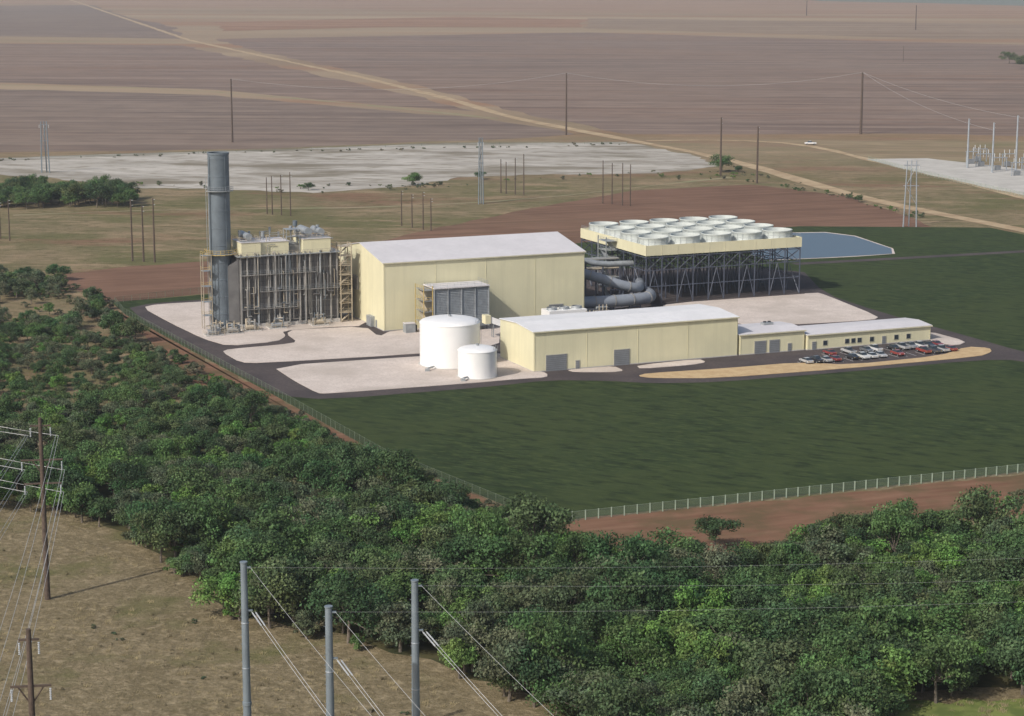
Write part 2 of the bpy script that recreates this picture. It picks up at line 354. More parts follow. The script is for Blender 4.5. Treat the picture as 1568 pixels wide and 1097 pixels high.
for i in range(44):
    x=a0+.8+random.random()*(a1-a0-1.6); z0=random.uniform(.4,12); z1=random.uniform(z0+4,22); r=random.choice([.08,.1,.12,.16,.22])
    y=b0-.8-random.random()*.9; mt=random.choice([steel,tan,casing3,casing3,stackm,casing2])
    m.cyl((x,y,z0),(x,y,z1),r,mt,n=8); m.cyl((x,y,z1),(x,b0,z1),r,mt,n=8); m.cyl((x,y,z0),(x+random.uniform(-2,2),y,z0),r,mt,n=8)
for i in range(9):
    x=a0+2+i*3.15; m.cyl((x,b0-.9,1.2),(x,b0-.9,21.8),.26,[casing3,steel,casing3][i%3],n=10)
m.obj('piping',e,True)
m=MB()
for z,x0,x1 in((5.6,a0,-20),(10.6,-31,a1),(15.6,a0,-14),):
    m.box(x0,x1,b0-1.9,b0-1.1,z,z+.1,casing3); rail(m,[(x0,b0-1.9),(x1,b0-1.9)],z+.1,steel,1.1,1.8,.035)
m.box(a0-1,a1+1,b0-1.6,b1+1,21.0,21.2,steel); rail(m,[(a0-1,b1+1),(a0-1,b0-1.6),(a1+1,b0-1.6),(a1+1,b1+1)],21.2,tan,1.1,1.5)
for(x,y) in((-6.6,19),(-3.2,19),(-6.6,22.5),(-3.2,22.5)): m.box(x-.13,x+.13,y-.13,y+.13,.1,23.5,tan)
for k in range(8):
    z=.3+k*2.8; m.box(-6.6,-3.2,19,22.5,z+2.6,z+2.72,tan)
    rail(m,[(-3.2,22.5),(-3.2,19),(-6.6,19),(-6.6,22.5)],z+2.7,tan,1.1,1.7)
    m.add([(-6.4,19.2+(k%2)*1.6,z),(-6.4,20.6+(k%2)*1.6,z),(-3.4,20.6+(k%2)*1.6,z+2.7),(-3.4,19.2+(k%2)*1.6,z+2.7)],[(0,1,2,3)],tan)
m.obj('platforms_and_stairs',e)
m=MB()
m.box(-36,-30.2,20.6,30,20.6,25.0,cream); m.box(-30.1,-21.5,21.5,31,21.2,24.8,cream); m.box(-17.5,-9,20.6,30,20.8,25.2,cream); m.box(-21.4,-17.6,23,30,21.2,23.6,casing3)
m.box(-36.2,-30.15,20.4,30.2,25.0,25.15,roofm); m.box(-17.7,-8.8,20.4,30.2,25.2,25.35,roofm); m.box(-30.1,-21.3,21.3,31.2,24.8,24.95,roofm)
for(x,r,z) in((-33,1.0,26.4),(-15,1.2,27.0),(-11,1.0,26.8)): m.cyl((x,23,z),(x,31,z),r,steel,n=20)
for(x,y,r,z) in((-35,26,.4,28),(-31.5,28,.35,27.4),(-28,26,.5,27.4),(-25,29,.35,28.2),(-19.5,26,.5,28.6),(-16,33,.7,29.2),(-18,24,.3,27.4),(-12,26,.4,28.2),(-10,30,.5,28),(-22,30,.3,26.6)):
    m.cyl((x,y,21.2),(x,y,z),r*.55,steel,n=10); m.cyl((x,y,z-1.5),(x,y,z+.01),r,stackm if r>.5 else steel,n=14)
for i in range(22):
    x=random.uniform(-35,-9); y=random.uniform(21,32); L=random.uniform(2,6); z=random.uniform(23,27)
    mt=random.choice([steel,tan,casing3]); m.cyl((x,y,z),(min(x+L,-8),y,z),.12,mt,n=6); m.cyl((x,y,21),(x,y,z),.12,mt,n=6)
for(x0,x1,z) in((-36,-30.2,25.2),(-17.5,-9,25.4),(-22,-18,26)):
    m.box(x0,x1,21.6,23.0,z,z+.1,steel); rail(m,[(x0,30),(x0,20.7),(x1,20.7),(x1,30)],z+.1,tan,1.1,1.4)
for x in(-22,-18):
    for y in(22,25): m.box(x-.1,x+.1,y-.1,y+.1,21,28,steel)
m.box(-22,-18,21.6,25.4,28,28.15,steel)
m.obj('roof_equipment',e,True)
# stack
e=empty('exhaust_stack',-40.6,26.5)
m=MB(); m.lathe(0,0,[(3.3,.1),(3.3,1.2),(3.05,1.3),(3.05,50.2),(3.15,50.3),(3.15,50.9),(2.8,50.9),(2.8,46)],stackm,40)
for z in range(4,50,5): m.lathe(0,0,[(3.06,z),(3.12,z+.05),(3.12,z+.25),(3.06,z+.3)],stackm,40)
m.obj('shell',e,True)
m=MB()
for k in range(4):
    a=math.radians(90*k+20); c,s_=3.2*math.cos(a),3.2*math.sin(a); m.cyl((c,s_,1),(c,s_,50),.09,stackm,n=6)
m.cyl((-3.5,-1.2,.2),(-3.5,-1.2,44),.16,steel,n=8)
for z,r,mt in((40,4.3,steel),(21.6,4.8,yellow)):
    rng_=(-2.9,-.6) if z!=21.6 else (-math.pi,math.pi)
    pts=[(r*math.cos(a),r*math.sin(a)) for a in np.linspace(rng_[0],rng_[1],13)]
    inn=[(3.1*math.cos(a),3.1*math.sin(a)) for a in np.linspace(rng_[0],rng_[1],13)]
    m.add([(*p,z) for p in pts]+[(*p,z) for p in inn],[(i,i+1,14+i,13+i) for i in range(12)],steel)
    m.add([(*p,z-.15) for p in pts]+[(*p,z+.1) for p in pts],[(i,i+1,14+i,13+i) for i in range(12)],mt)
    rail(m,pts,z+.05,mt,1.2,1.2,.06)
for z in np.arange(1,44,.5): m.cyl((-3.8,.1,z),(-3.8,.6,z),.03,steel,n=4)
for y in(.1,.6): m.cyl((-3.8,y,.5),(-3.8,y,44),.04,steel,n=4)
m.obj('platforms_and_ladder',e)
m=MB()
for(x,y) in((-6.3,-3.6),(-3.8,-3.6),(-6.3,-1),(-3.8,-1)): m.box(x-.1,x+.1,y-.1,y+.1,0,22,tan)
for z in(4,8,12.5,17,21.5):
    m.box(-6.3,-3.8,-3.6,-1,z,z+.1,steel); rail(m,[(-3.8,-1),(-3.8,-3.6),(-6.3,-3.6),(-6.3,-1)],z+.1,yellow,1.1,1.4,.055)
m.obj('access_tower',e)
for nm,a,b,s_ in(('blowdown_skid',-47,12.5,0),('feedwater_pump_skid',-41,13.5,1),('chemical_skid',-35,16,2),('valve_skid',-27,17,3),('pump_skid',-14,17.3,4),('heater_skid',-44,17,5)):
    e=empty(nm,a,b); m=MB(); random.seed(20+s_)
    m.box(-2.6,2.6,-2,2,.2,.5,conc)
    for i in range(9):
        x=random.uniform(-2.2,2.0);y=random.uniform(-1.7,1.6);zz=random.uniform(1.2,4.0)
        m.cyl((x,y,.5),(x,y,zz),random.uniform(.12,.4),random.choice([steel,tan,casing3,stackm]),n=12)
        m.cyl((x,y,zz*.8),(random.uniform(-2.2,2.2),random.uniform(-1.7,1.7),zz*.8),.13,random.choice([steel,tan]),n=8)
    m.cyl((-1.8,-.8,1.3),(1.2,-.8,1.3),.6,random.choice([tan,casing3,steel]),n=14)
    m.box(.9,2.2,.2,1.4,.5,2.1,random.choice([tan,casing,steel])); rail(m,[(-2.6,2),(-2.6,-2),(2.6,-2)],.5,tan,1.1,1.3)
    m.obj('equipment',e,True)
random.seed(3)
# ------------------------------------------------------------ air filter house
e=empty('air_filter_house',12,-9)
m=MB(); L=16.8; Wd=8
m.box(0,L,0,Wd,1.3,13,casing); m.box(-.2,L+.2,-.9,Wd+.2,13,13.3,roofm)
m.obj('housing',e)
m=MB()
m.box(.01,L-.01,-.1,-.01,1.5,12.9,dark)
for k in range(24):
    z=1.55+k*.475; m.add([(.1,-.45,z),(L-.1,-.45,z),(L-.1,-.12,z+.47),(.1,-.12,z+.47)],[(0,1,2,3)],steel)
for i in range(5):
    x=i*L/4; m.box(x-.1,x+.1,-.65,-.08,1.3,13,steel)
m.obj('louvres',e)
m=MB()
for x in(.3,5.5,11,16.5):
    for y in(.3,7.6): m.box(x-.15,x+.15,y-.15,y+.15,.2,1.3,dsteel)
for k in range(4):
    z=.3+k*3.1; m.box(-3,-.1,.2,7,z+2.9,z+3,steel); rail(m,[(-.1,.2),(-3,.2),(-3,7)],z+3,yellow,1.1,1.5)
    m.add([(-2.8,.4,z),(-1.6,.4,z),(-1.6,5.6,z+3),(-2.8,5.6,z+3)],[(0,1,2,3)],tan)
for(x,y) in((-3,.2),(-3,7),(-.3,.2)): m.box(x-.1,x+.1,y-.1,y+.1,.2,13.8,yellow)
rail(m,[(0,7.8),(0,.1),(L,.1),(L,7.8)],13.3,steel,1.0,2,.035)
m.obj('stairs_and_frame',e)
m=MB(); m.box(0,3,0,2.4,.2,2.8,steel); m.box(-.1,3.1,-.1,2.5,2.8,2.95,roofm); m.box(3,3.6,.4,1.8,.5,2.3,dark)
m.obj('electrical_cabinet',loc=(*S(4.5,-6),0),rot=ANG)
e=empty('sloped_conveyor_duct',24,-22)
m=MB(); m.add([(0,0,4.5),(9,-2,1),(9,0,1),(0,2,4.5),(0,0,6.3),(9,-2,2.8),(9,0,2.8),(0,2,6.3)],[(0,1,5,4),(4,5,6,7),(2,3,7,6),(0,4,7,3),(1,2,6,5)],tankm)
for x,z in((1,4.2),(5,2.6)): m.box(x-.1,x+.1,-.2,0,0,z,steel); m.box(x-.1,x+.1,1,1.2,0,z,steel)
m.box(-1.5,.2,-.3,2.4,4.2,6.6,cream); m.obj('duct',e)
e=empty('fin_fan_cooler',46,-14)
m=MB(); m.box(0,12,0,6,3,5,tankm)
for x in(.3,4,8,11.7):
    for y in(.3,5.7): m.box(x-.12,x+.12,y-.12,y+.12,.1,3,steel)
for x in(2,6,10): m.lathe(x,3,[(1.6,5),(1.5,5.7),(1.4,5.7),(1.4,5.1)],steel,20); m.cyl((x,3,5.02),(x,3,5.06),1.4,dark,n=20)
m.obj('cooler',e)
for a,b in((58,-16),(66,-8),(70,-18)):
    e=empty('power_transformer',a,b); m=MB()
    m.box(-2,2,-1.3,1.3,.4,3.2,casing); m.box(-2.4,2.4,-2,2,.1,.4,conc)
    for i in range(9): m.box(-2+.45*i,-1.85+.45*i,-2.0,-1.32,.8,2.9,steel)
    for x in(-1.2,0,1.2): m.cyl((x,0,3.2),(x,0,4.9),.16,tan,n=8)
    m.cyl((-1.8,.8,3.9),(1.8,.8,3.9),.4,steel,n=12); m.obj('transformer',e)
e=empty('circulating_water_pipes',0,0)
def arc(pts,k=6):
    P=[Vector(p) for p in pts]
    for _ in range(3):
        o=[P[0]]
        for i in range(len(P)-1): o+= [P[i].lerp(P[i+1],.25),P[i].lerp(P[i+1],.75)]
        o.append(P[-1]); P=o
    return P
def sweep(m,pts,r,mat,n=18):
    vs=[];fs=[]
    for i,p in enumerate(pts):
        d=(pts[min(i+1,len(pts)-1)]-pts[max(i-1,0)]).normalized(); s1=d.cross(Vector((0,0,1))).normalized(); s2=s1.cross(d)
        for k in range(n):
            a=2*math.pi*k/n; vs.append(p+s1*r*math.cos(a)+s2*r*math.sin(a))
    for j in range(len(pts)-1):
        for k in range(n): fs.append((j*n+k,j*n+(k+1)%n,(j+1)*n+(k+1)%n,(j+1)*n+k))
    m.add(vs,fs,mat); m.add(vs[-n:],[tuple(range(n))],mat)
def flange(m,pts,idx,r,mat):
    for i in idx:
        if i<len(pts)-1:
            d=(pts[i+1]-pts[i]).normalized(); m.cyl(pts[i]-d*.15,pts[i]+d*.15,r,mat,n=18)
m=MB()
P1=arc([(60,20,12),(66,19,12),(76,14,9),(84,11,6.2),(89,13,5.6),(94,24,5.4)])
P2=arc([(64,6,3.4),(74,5,3.4),(84,5,3.4),(91,8,3.4),(94,22,3.2)])
P3=arc([(64,28,14.5),(72,29,14.5),(80,26,11.5),(92,25,11.5)])
sweep(m,P1,1.5,pipem); sweep(m,P2,1.8,pipem); sweep(m,P3,.9,steel)
flange(m,P1,(6,12,17,22,28),1.66,casing3); flange(m,P2,(4,8,13,18,24),1.96,casing3)
m.obj('pipes',e,True)
m=MB()
for x,y,z in((70,17,9),(80,12,6.0),(74,5,1.6),(83,5,1.6)):
    m.box(x-2,x-1.7,y-.2,y+.2,0,z,dsteel); m.box(x+1.7,x+2,y-.2,y+.2,0,z,dsteel); m.box(x-2,x+2,y-.2,y+.2,z-.5,z-.2,dsteel)
m.obj('pipe_supports',e)
e=empty('pipe_rack',66,30); m=MB()
for x in range(0,25,6):
    for y in(0,5): m.box(x-.2,x+.2,y-.2,y+.2,0,12,dsteel)
    for z in(6,9,12): m.box(x-.15,x+.15,0,5,z-.2,z,dsteel)
for z in(6.2,9.2,12.2):
    for k in range(4): m.cyl((-2,.8+k*1.1,z+.2),(24,.8+k*1.1,z+.2),.25,random.choice([steel,tan,casing3]),n=8)
m.obj('rack',e)
# ------------------------------------------------------------ cooling tower
CA,CB,CL,CW=90.5,12.9,55.5,48
e=empty('cooling_tower',CA,CB)
m=MB(); t=.3
m.box(0,CL,0,t,15.3,18.5,cream); m.box(0,CL,CW-t,CW,15.3,18.5,cream); m.box(0,t,t,CW-t,15.3,18.5,cream); m.box(CL-t,CL,t,CW-t,15.3,18.5,cream)
for i in range(11): m.box(i*CL/10-.05 if i else .02,i*CL/10+.05,-.06,-.005,15.3,18.5,trim)
m.obj('fascia',e)
m=MB(); m.box(t+.01,CL-t-.01,t+.01,CW-t-.01,15.4,17.6,deckm); m.box(t+.02,CL-t-.02,t+.02,CW-t-.02,15.2,15.38,dsteel); m.obj('deck',e)
m=MB(); nx,ny=5,4
for i in range(nx):
    for j in range(ny):
        x=CL*(i+.5)/nx;y=CW*(j+.5)/ny
        m.lathe(x,y,[(5.0,17.6),(4.9,18.0),(4.65,18.7),(4.6,19.3),(4.7,20.1),(4.85,20.3),(4.85,20.55),(4.6,20.55),(4.4,19.4),(4.4,18.2)],fanm,40)
        for k in range(16):
            a=2*math.pi*k/16; c,s_=math.cos(a),math.sin(a)
            m.cyl((x+5.0*c,y+5.0*s_,17.7),(x+4.85*c,y+4.85*s_,20.2),.045,deckm,n=4)
m.obj('fan_stacks',e,True)
m=MB()
for i in range(nx):
    for j in range(ny):
        x=CL*(i+.5)/nx;y=CW*(j+.5)/ny
        m.cyl((x,y,18.0),(x,y,18.05),4.38,casing2,n=24); m.cyl((x,y,18.05),(x,y,19.5),.7,steel,n=12)
        a0_=random.random()
        for k in range(8):
            a=a0_+2*math.pi*k/8; c,s_=math.cos(a),math.sin(a)
            m.add([(x+.6*c-.3*s_,y+.6*s_+.3*c,19.1),(x+.6*c+.3*s_,y+.6*s_-.3*c,19.4),(x+4.2*c+.35*s_,y+4.2*s_-.35*c,19.35),(x+4.2*c-.35*s_,y+4.2*s_+.35*c,19.15)],[(0,1,2,3)],pipem)
    m.box(CL*(i+.5)/nx-.5,CL*(i+.5)/nx+.5,.4,CW-.4,17.61,17.85,steel)
rail(m,[(0.2,.2),(CL-.2,.2),(CL-.2,CW-.2),(.2,CW-.2),(.2,.2)],18.5,steel,.9,3,.03)
m.obj('fans',e)
m=MB(); NX,NY=10,6
for i in range(NX+1):
    for j in range(NY+1):
        x=.3+(CL-.6)*i/NX;y=.3+(CW-.6)*j/NY; m.box(x-.15,x+.15,y-.15,y+.15,.2,15.2,dsteel)
for z in(5.5,10.5,14.6):
    for j in range(NY+1):
        y=.3+(CW-.6)*j/NY
        if z>5.6 or j in(0,NY): m.box(.3,CL-.3,y-.1,y+.1,z,z+.26,dsteel)
    for i in range(NX+1):
        x=.3+(CL-.6)*i/NX
        if z>5.6 or i in(0,NX): m.box(x-.1,x+.1,.3,CW-.3,z+.02,z+.24,dsteel)
for i in range(NX):
    x0=.3+(CL-.6)*i/NX;x1=.3+(CL-.6)*(i+1)/NX
    for y in(.3,CW-.3,CW/2,CW/4,CW*.75):
        m.beam((x0,y,10.5),(x1,y,14.8),.15,dsteel); m.beam((x1,y,10.5),(x0,y,14.8),.15,dsteel)
        if i%2==0: m.beam((x0,y,.3),((x0+x1)/2,y,10.5),.18,dsteel); m.beam((x1,y,.3),((x0+x1)/2,y,10.5),.18,dsteel)
for j in range(NY):
    y0=.3+(CW-.6)*j/NY;y1=.3+(CW-.6)*(j+1)/NY
    for x in(.3,CL-.3):
        m.beam((x,y0,.3),(x,y1,10.5),.18,dsteel); m.beam((x,y1,10.5),(x,y0,14.8),.18,dsteel)
m.obj('support_frame',e)
m=MB(); m.box(-1,CL+1,-1,CW+1,.1,.35,asph)
m.obj('basin_slab',e)
m=MB()
for k in range(6):
    z=.3+k*2.9; m.box(-4,-.3,20+0,26,z+2.7,z+2.85,steel); rail(m,[(-.3,20),(-4,20),(-4,26)],z+2.85,steel,1.1,2)
    m.add([(-3.8+1.8*(k%2),20.5,z),(-2.2+1.8*(k%2),20.5,z),(-2.2+1.8*(k%2),25.5,z+2.9),(-3.8+1.8*(k%2),25.5,z+2.9)],[(0,1,2,3)],steel)
for x,y in((-4,20),(-4,26)): m.box(x-.15,x+.15,y-.15,y+.15,.1,19,steel)
m.obj('stair_tower',e)
# ------------------------------------------------------------ fences
def linkmat(name,c,al):
    fmesh,fnt,fp=newmat(name); fp.inputs['Base Color'].default_value=(*c,1)
    tr=N(fnt,'ShaderNodeBsdfTransparent'); mx=N(fnt,'ShaderNodeMixShader'); mx.inputs[0].default_value=al
    fnt.links.new(tr.outputs[0],mx.inputs[1]); fnt.links.new(fp.outputs[0],mx.inputs[2]); fnt.links.new(mx.outputs[0],fnt.nodes['Material Output'].inputs[0]); return fmesh
link1=linkmat('chain_link',(.3,.36,.28),.2); link2=linkmat('green_chain_link',(.10,.13,.09),.22)
postm=M('fence_post_paint',(.25,.30,.23),.1,.5,.7); postd=M('green_fence_post',(.13,.16,.11),.1,.5,.7)
def fence(name,pix,step=3.0,h=2.2,w=.1,pm=postm,lm=link1):
    pts=[G(*p) for p in pix]; e=empty(name,world=(0,0),rot=0); a=MB(); b=MB()
    for i in range(len(pts)-1):
        p,q=Vector((*pts[i],.05)),Vector((*pts[i+1],.05)); n=int((q-p).length/step)
        for k in range(n+(i==len(pts)-2)):
            c=p.lerp(q,k/n); a.box(c.x-w,c.x+w,c.y-w*.8,c.y+w*.8,.05,h+.1,pm)
        a.cyl(p+Vector((0,0,h*.98)),q+Vector((0,0,h*.98)),.02,pm,n=4)
        b.add([(p.x,p.y,.1),(q.x,q.y,.1),(q.x,q.y,h),(p.x,p.y,h)],[(0,1,2,3)],lm)
    a.obj('posts',e); b.obj('mesh',e)
fence('perimeter_fence',[(330,447),(240,457),(176,465),(190,482),(420,606),(590,702),(836,803)],3,2.0,.04,postd,link2)
fence('perimeter_fence',[(836,803),(1204,763),(1700,710)],2.6,1.9,.12)
fence('field_fence',[(-60,250),(62,244),(420,232),(700,222),(960,221)],20,1.5,.08,postd,link2)
fence('substation_fence',[(1330,246),(1420,270),(1560,301),(1640,318)],4,2.2,.06)
# ------------------------------------------------------------ poles
wood=M('treated_wood',(.085,.06,.045),.25,1.5,.9)
gsteel=M('weathered_steel_pole',(.19,.225,.25),.12,.4,.5,.2)
lsteel=M('pale_galvanised',(.33,.36,.39),.1,.4,.45,.3)
porc=M('insulator_glass',(.5,.52,.53),.1,1,.25)
wirem=M('aluminium_wire',(.48,.48,.47),.1,1,.5,.1)
def pole(name,u,vt,vb,r,mat,arm=0,arms=1):
    x,y=G(u,vb); hh=H(u,vt,vb); m=MB()
    m.cyl((0,0,0),(0,0,hh),r,mat,r1=r*.65,n=8)
    for z in(hh*.98,hh*.9): m.cyl((0,0,z),(.8,0,z),.08,porc,n=6)
    m.obj(name,loc=(x,y,0)); return Vector((x,y,hh))
tops=[]
for u,vt,vb,r,mt,ar in((356,121,218,.6,wood,0),(867,112,207,.6,wood,0),(1318,111,206,.85,wood,0),(1103,180,270,.55,wood,0),(1159,194,281,.55,wood,0),
   (1235,1,24,1.0,wood,0),(1402,8,46,1.0,wood,0),(1383,70,95,.3,wood,0)):
    tops.append(pole('utility_pole',u,vt,vb,r,mt,ar))
for u,vt,vb in((409,272,328),(417,270,329),(431,268,330),(445,264,331),(615,292,346),(631,298,349),(648,294,352),(660,304,354),(767,244,296),(775,248,297),(789,242,298),(802,236,299),
    (923,246,312),(937,250,313),(953,250,315),(965,252,316),(203,305,400),(220,315,401),(237,304,402),(1,310,366),(15,306,369)):
    pole('utility_pole',u,vt,vb,.28 if vb<390 else .36,wood,0)
def hframe(name,u0,u1,vt,vb,mat,r=.35):
    x0,y0=G(u0,vb);x1,y1=G(u1,vb); hh=H(u0,vt,vb); m=MB(); dx=x1-x0
    m.cyl((0,0,0),(dx*.15,0,hh),r,mat,r1=r*.7,n=8); m.cyl((dx,0,0),(dx*.85,0,hh),r,mat,r1=r*.7,n=8)
    m.cyl((dx*.5,2.5,0),(dx*.5,.5,hh),r,mat,r1=r*.7,n=8)
    for z in(.93,.62): m.beam((-dx*.1,0,hh*z),(dx*1.1,0,hh*z),.22,mat)
    m.beam((dx*.1,0,hh*.62),(dx*.9,0,hh*.93),.14,mat); m.beam((dx*.9,0,hh*.35),(dx*.1,0,hh*.62),.14,mat)
    for q in(-.1,.5,1.1): m.cyl((dx*q,0,hh*.93-1.6),(dx*q,0,hh*.93),.12,porc,n=6)
    m.obj(name,loc=(x0,y0,0))
hframe('transmission_tower',64,76,186,265,gsteel)
hframe('transmission_tower',733,740,211,313,gsteel,.28)
hframe('transmission_tower',1383,1403,246,348,lsteel,.3)
for u,vt,vb in((1481,182,258),(1519,188,265),(1555,177,266)): pole('steel_pole',u,vt,vb,.6,lsteel)
for i,(u,v) in enumerate(((1490,252),(1505,256),(1530,262),(1545,256),(1500,248),(1560,270),(1575,262))):
    e=empty('substation_gantry',world=G(u,v),rot=.3); m=MB()
    for x in(-4,4): m.box(x-.2,x+.2,-.2,.2,0,7,lsteel)
    m.box(-4.5,4.5,-.21,.21,6.6,7.01,lsteel)
    for x in(-3,0,3): m.cyl((x,0,7),(x,0,9),.2,porc,n=6); m.cyl((x,0,5),(x,0,6.6),.12,porc,n=6)
    m.box(-1.5,1.5,1,3,.2,2.6,grey); m.obj('gantry',e)
def wire(m,p,q,sag,r=.03,n=14):
    p,q=Vector(p),Vector(q); P=[]
    for k in range(n+1):
        s=k/n; c=p.lerp(q,s); c.z-=sag*4*s*(1-s); P.append(c)
    for k in range(n): m.cyl(P[k],P[k+1],r,wirem,n=4,caps=False)
m=MB()
T=tops
for i,j in((0,1),(1,2)): wire(m,T[i],T[j],8,.05)
wire(m,T[2],Vector((*G(1600,250),22)),4,.045); wire(m,T[2],Vector((*G(1520,260),20)),4,.045)
m.obj('power_line')
w=MB()
for u,vt in((373,862),(503,930),(635,890)):
    t=75/(F*sp-(CV-vt)*cp); x=t*(u-CU); y=t*(F*cp+(CV-vt)*sp)
    o=MB(); o.cyl((0,0,0),(0,0,30),.58,gsteel,r1=.42,n=16); o.cyl((0,0,30),(0,0,30.15),.5,gsteel,n=16)
    o.box(-.2,.9,-.12,.12,29.3,29.5,gsteel); o.box(-.2,1.0,-.12,.12,23.6,23.8,gsteel)
    for z in np.arange(6,29,1.2): o.box(-.62,-.4,-.02,.02,z,z+.05,gsteel)
    o.lathe(0,0,[(.56,11),(.6,11.05),(.6,11.5),(.54,11.55)],gsteel,16)
    for z in(8.5,16,22): o.lathe(0,0,[(.6-.005*z,z),(.62-.005*z,z+.03),(.62-.005*z,z+.12),(.6-.005*z,z+.15)],lsteel,16)
    o.obj('steel_monopole',loc=(x,y,0))
    for z,sg in((29.4,3),(23.6,4)):
        p=Vector((x+.9,y-.2,z)); q=p+Vector((66,-165,-1)); wire(w,p,q,sg,.022 if z>25 else .03,24)
        if z<25:
            d=(q-p).normalized(); d.z-=.09
            for off in(0,.45):
                for k in range(18): c=p+d*(.4+k*.24)+Vector((off,0,0)); w.cyl(c,c+d*.1,.1,porc,n=8)
            wire(w,p+Vector((.45,0,0)),q+Vector((.45,0,0)),sg,.03,24)
    wire(w,Vector((x,y,29.4)),Vector((x+420,y+130,26)),10,.009,20)
w.obj('power_line.001')
def woodpole(x,y,hh,aw):
    o=MB(); o.cyl((0,0,0),(0,0,hh),.5,wood,r1=.3,n=12)
    for dz,wd in((1.2,aw*.5),(7,aw),(11,aw*.9)):
        o.box(-wd,wd,-.12,.12,hh-dz-.25,hh-dz,wood)
        for s_ in(-1,1):
            for k in range(7): o.cyl((s_*wd*.95,0,hh-dz-.6-k*.22),(s_*wd*.95,0,hh-dz-.5-k*.22),.13,porc,n=8)
    o.beam((-1.5,0,hh-7.2),(0,0,hh-9.5),.15,wood); o.beam((1.5,0,hh-7.2),(0,0,hh-9.5),.15,wood)
    o.obj('wooden_transmission_pole',loc=(x,y,0),rot=.15)
x,y=G(73,918); hh=H(73,640,918); woodpole(x,y,hh,3.4)
woodpole(-57.5,238.0,27,2.4)
w=MB()
for dz,wd in((3.0,2.5),(8.8,3.3),(12.6,3.0)):
    for s_ in(-1,1):
        p=Vector((x+s_*wd,y,hh-dz)); ex=24 if s_>0 else 1
        for off in(0,.45):
            wire(w,p+Vector((off,0,0)),p+Vector((ex+off*4,-190,-3)),5+off,.03,24); wire(w,p+Vector((off,0,0)),p+Vector((-160,170,0)),5+off,.024,20)
w.obj('power_line.002')
# ------------------------------------------------------------ cars
paint,pnt,pp=newmat('car_paint'); oi=N(pnt,'ShaderNodeObjectInfo'); pnt.links.new(oi.outputs['Color'],pp.inputs['Base Color']); pp.inputs['Roughness'].default_value=.3; pp.inputs['Coat Weight'].default_value=.4
tyre=M('tyre_rubber',(.02,.02,.02),.1,2,.9)
def carmesh(truck=False):
    m=MB(); L,Wc=4.6,1.8
    if not truck: prof=[(0,.45),(0,.78),(.15,.9),(1.0,1.0),(1.25,1.02),(3.75,1.02),(4.5,.98),(4.6,.8),(4.6,.42)]; cab=[(1.15,1.0),(1.85,1.45),(3.1,1.47),(3.95,1.02)]
    else: L=5.4;prof=[(0,.5),(0,.95),(.2,1.08),(1.4,1.15),(5.35,1.15),(5.4,1.0),(5.4,.5)]; cab=[(1.3,1.15),(1.9,1.75),(3.1,1.78),(3.4,1.15)]
    def ext(pr,w0,w1,mat,zt=None):
        n=len(pr); vs=[]
        for sgn in(-1,1):
            for(xx,zz) in pr:
                ww=w0 if zz<1.2 else w1; vs.append((xx-L/2,sgn*ww/2,zz))
        fs=[tuple(range(n)),tuple(range(2*n-1,n-1,-1))]+[(i,n+i,n+(i+1)%n,(i+1)%n) for i in range(n)]
        m.add(vs,fs,mat)
    ext(prof,Wc,Wc,paint); ext(cab,Wc-.12,Wc-.45,glass)
    z=cab[1][1]; x0,x1=cab[1][0]-L/2+.05,cab[2][0]-L/2-.05; m.box(x0,x1,-.66,.66,z-.02,z+.04,paint)
    for xx in(.85,L-.9):
        for s_ in(-1,1): m.cyl((xx-L/2,s_*.72,.34),(xx-L/2,s_*.93,.34),.34,tyre,n=14); m.cyl((xx-L/2,s_*.93,.34),(xx-L/2,s_*.94,.34),.2,steel,n=10)
    for s_ in(-1,1): m.box(-L/2-.02,-L/2+.02,s_*.7-.15,s_*.7+.15,.65,.8,tankm); m.box(L/2-.02,L/2+.02,s_*.7-.12,s_*.7+.12,.7,.88,yellow)
    if truck: m.box(3.5-L/2,5.25-L/2,-.75,.75,1.155,1.16,dark)
    me=m.obj('tmp'); d=me.data; bpy.data.objects.remove(me); return d
cm=carmesh(); tm=carmesh(True)
cols=[(.6,.6,.6),(.55,.55,.54),(.03,.03,.035),(.22,.04,.04),(.25,.26,.27),(.05,.07,.12),(.4,.4,.4),(.12,.13,.14),(.25,.05,.04),(.6,.6,.58),(.2,.18,.15),(.08,.08,.09)]
def car(a,b,rot,tr=False,world=None,z=.13):
    o=bpy.data.objects.new('parked_pickup' if tr else 'parked_car',tm if tr else cm); sc.collection.objects.link(o)
    x,y=world or S(a,b); o.location=(x,y,z); o.rotation_euler[2]=rot; o.color=(*random.choice(cols),1); return o
sl=MB()
for i in range(17):
    a=87+i*2.85; sl.box(a-1.42-.05,a-1.42+.05,-92.2,-87.2,0,.005,tankm)
    if random.random()<.8: car(a,-89.6+random.uniform(-.3,.3),ANG+math.pi/2*random.choice([1,-1])+random.uniform(-.04,.04),random.random()<.3)
for i in range(13):
    a=99+i*2.85; sl.box(a-1.42-.05,a-1.42+.05,-84.5,-79.8,0,.005,tankm)
    if random.random()<.6: car(a,-82+random.uniform(-.3,.3),ANG+math.pi/2*random.choice([1,-1])+random.uniform(-.04,.04),random.random()<.3)
sl.obj('parking_bay_markings',loc=(SX,SY,.125),rot=ANG)
c=car(0,0,.1,True,world=G(1241,222),z=.12); c.color=(.8,.8,.8,1); c.scale=(1.2,1.2,1.2)
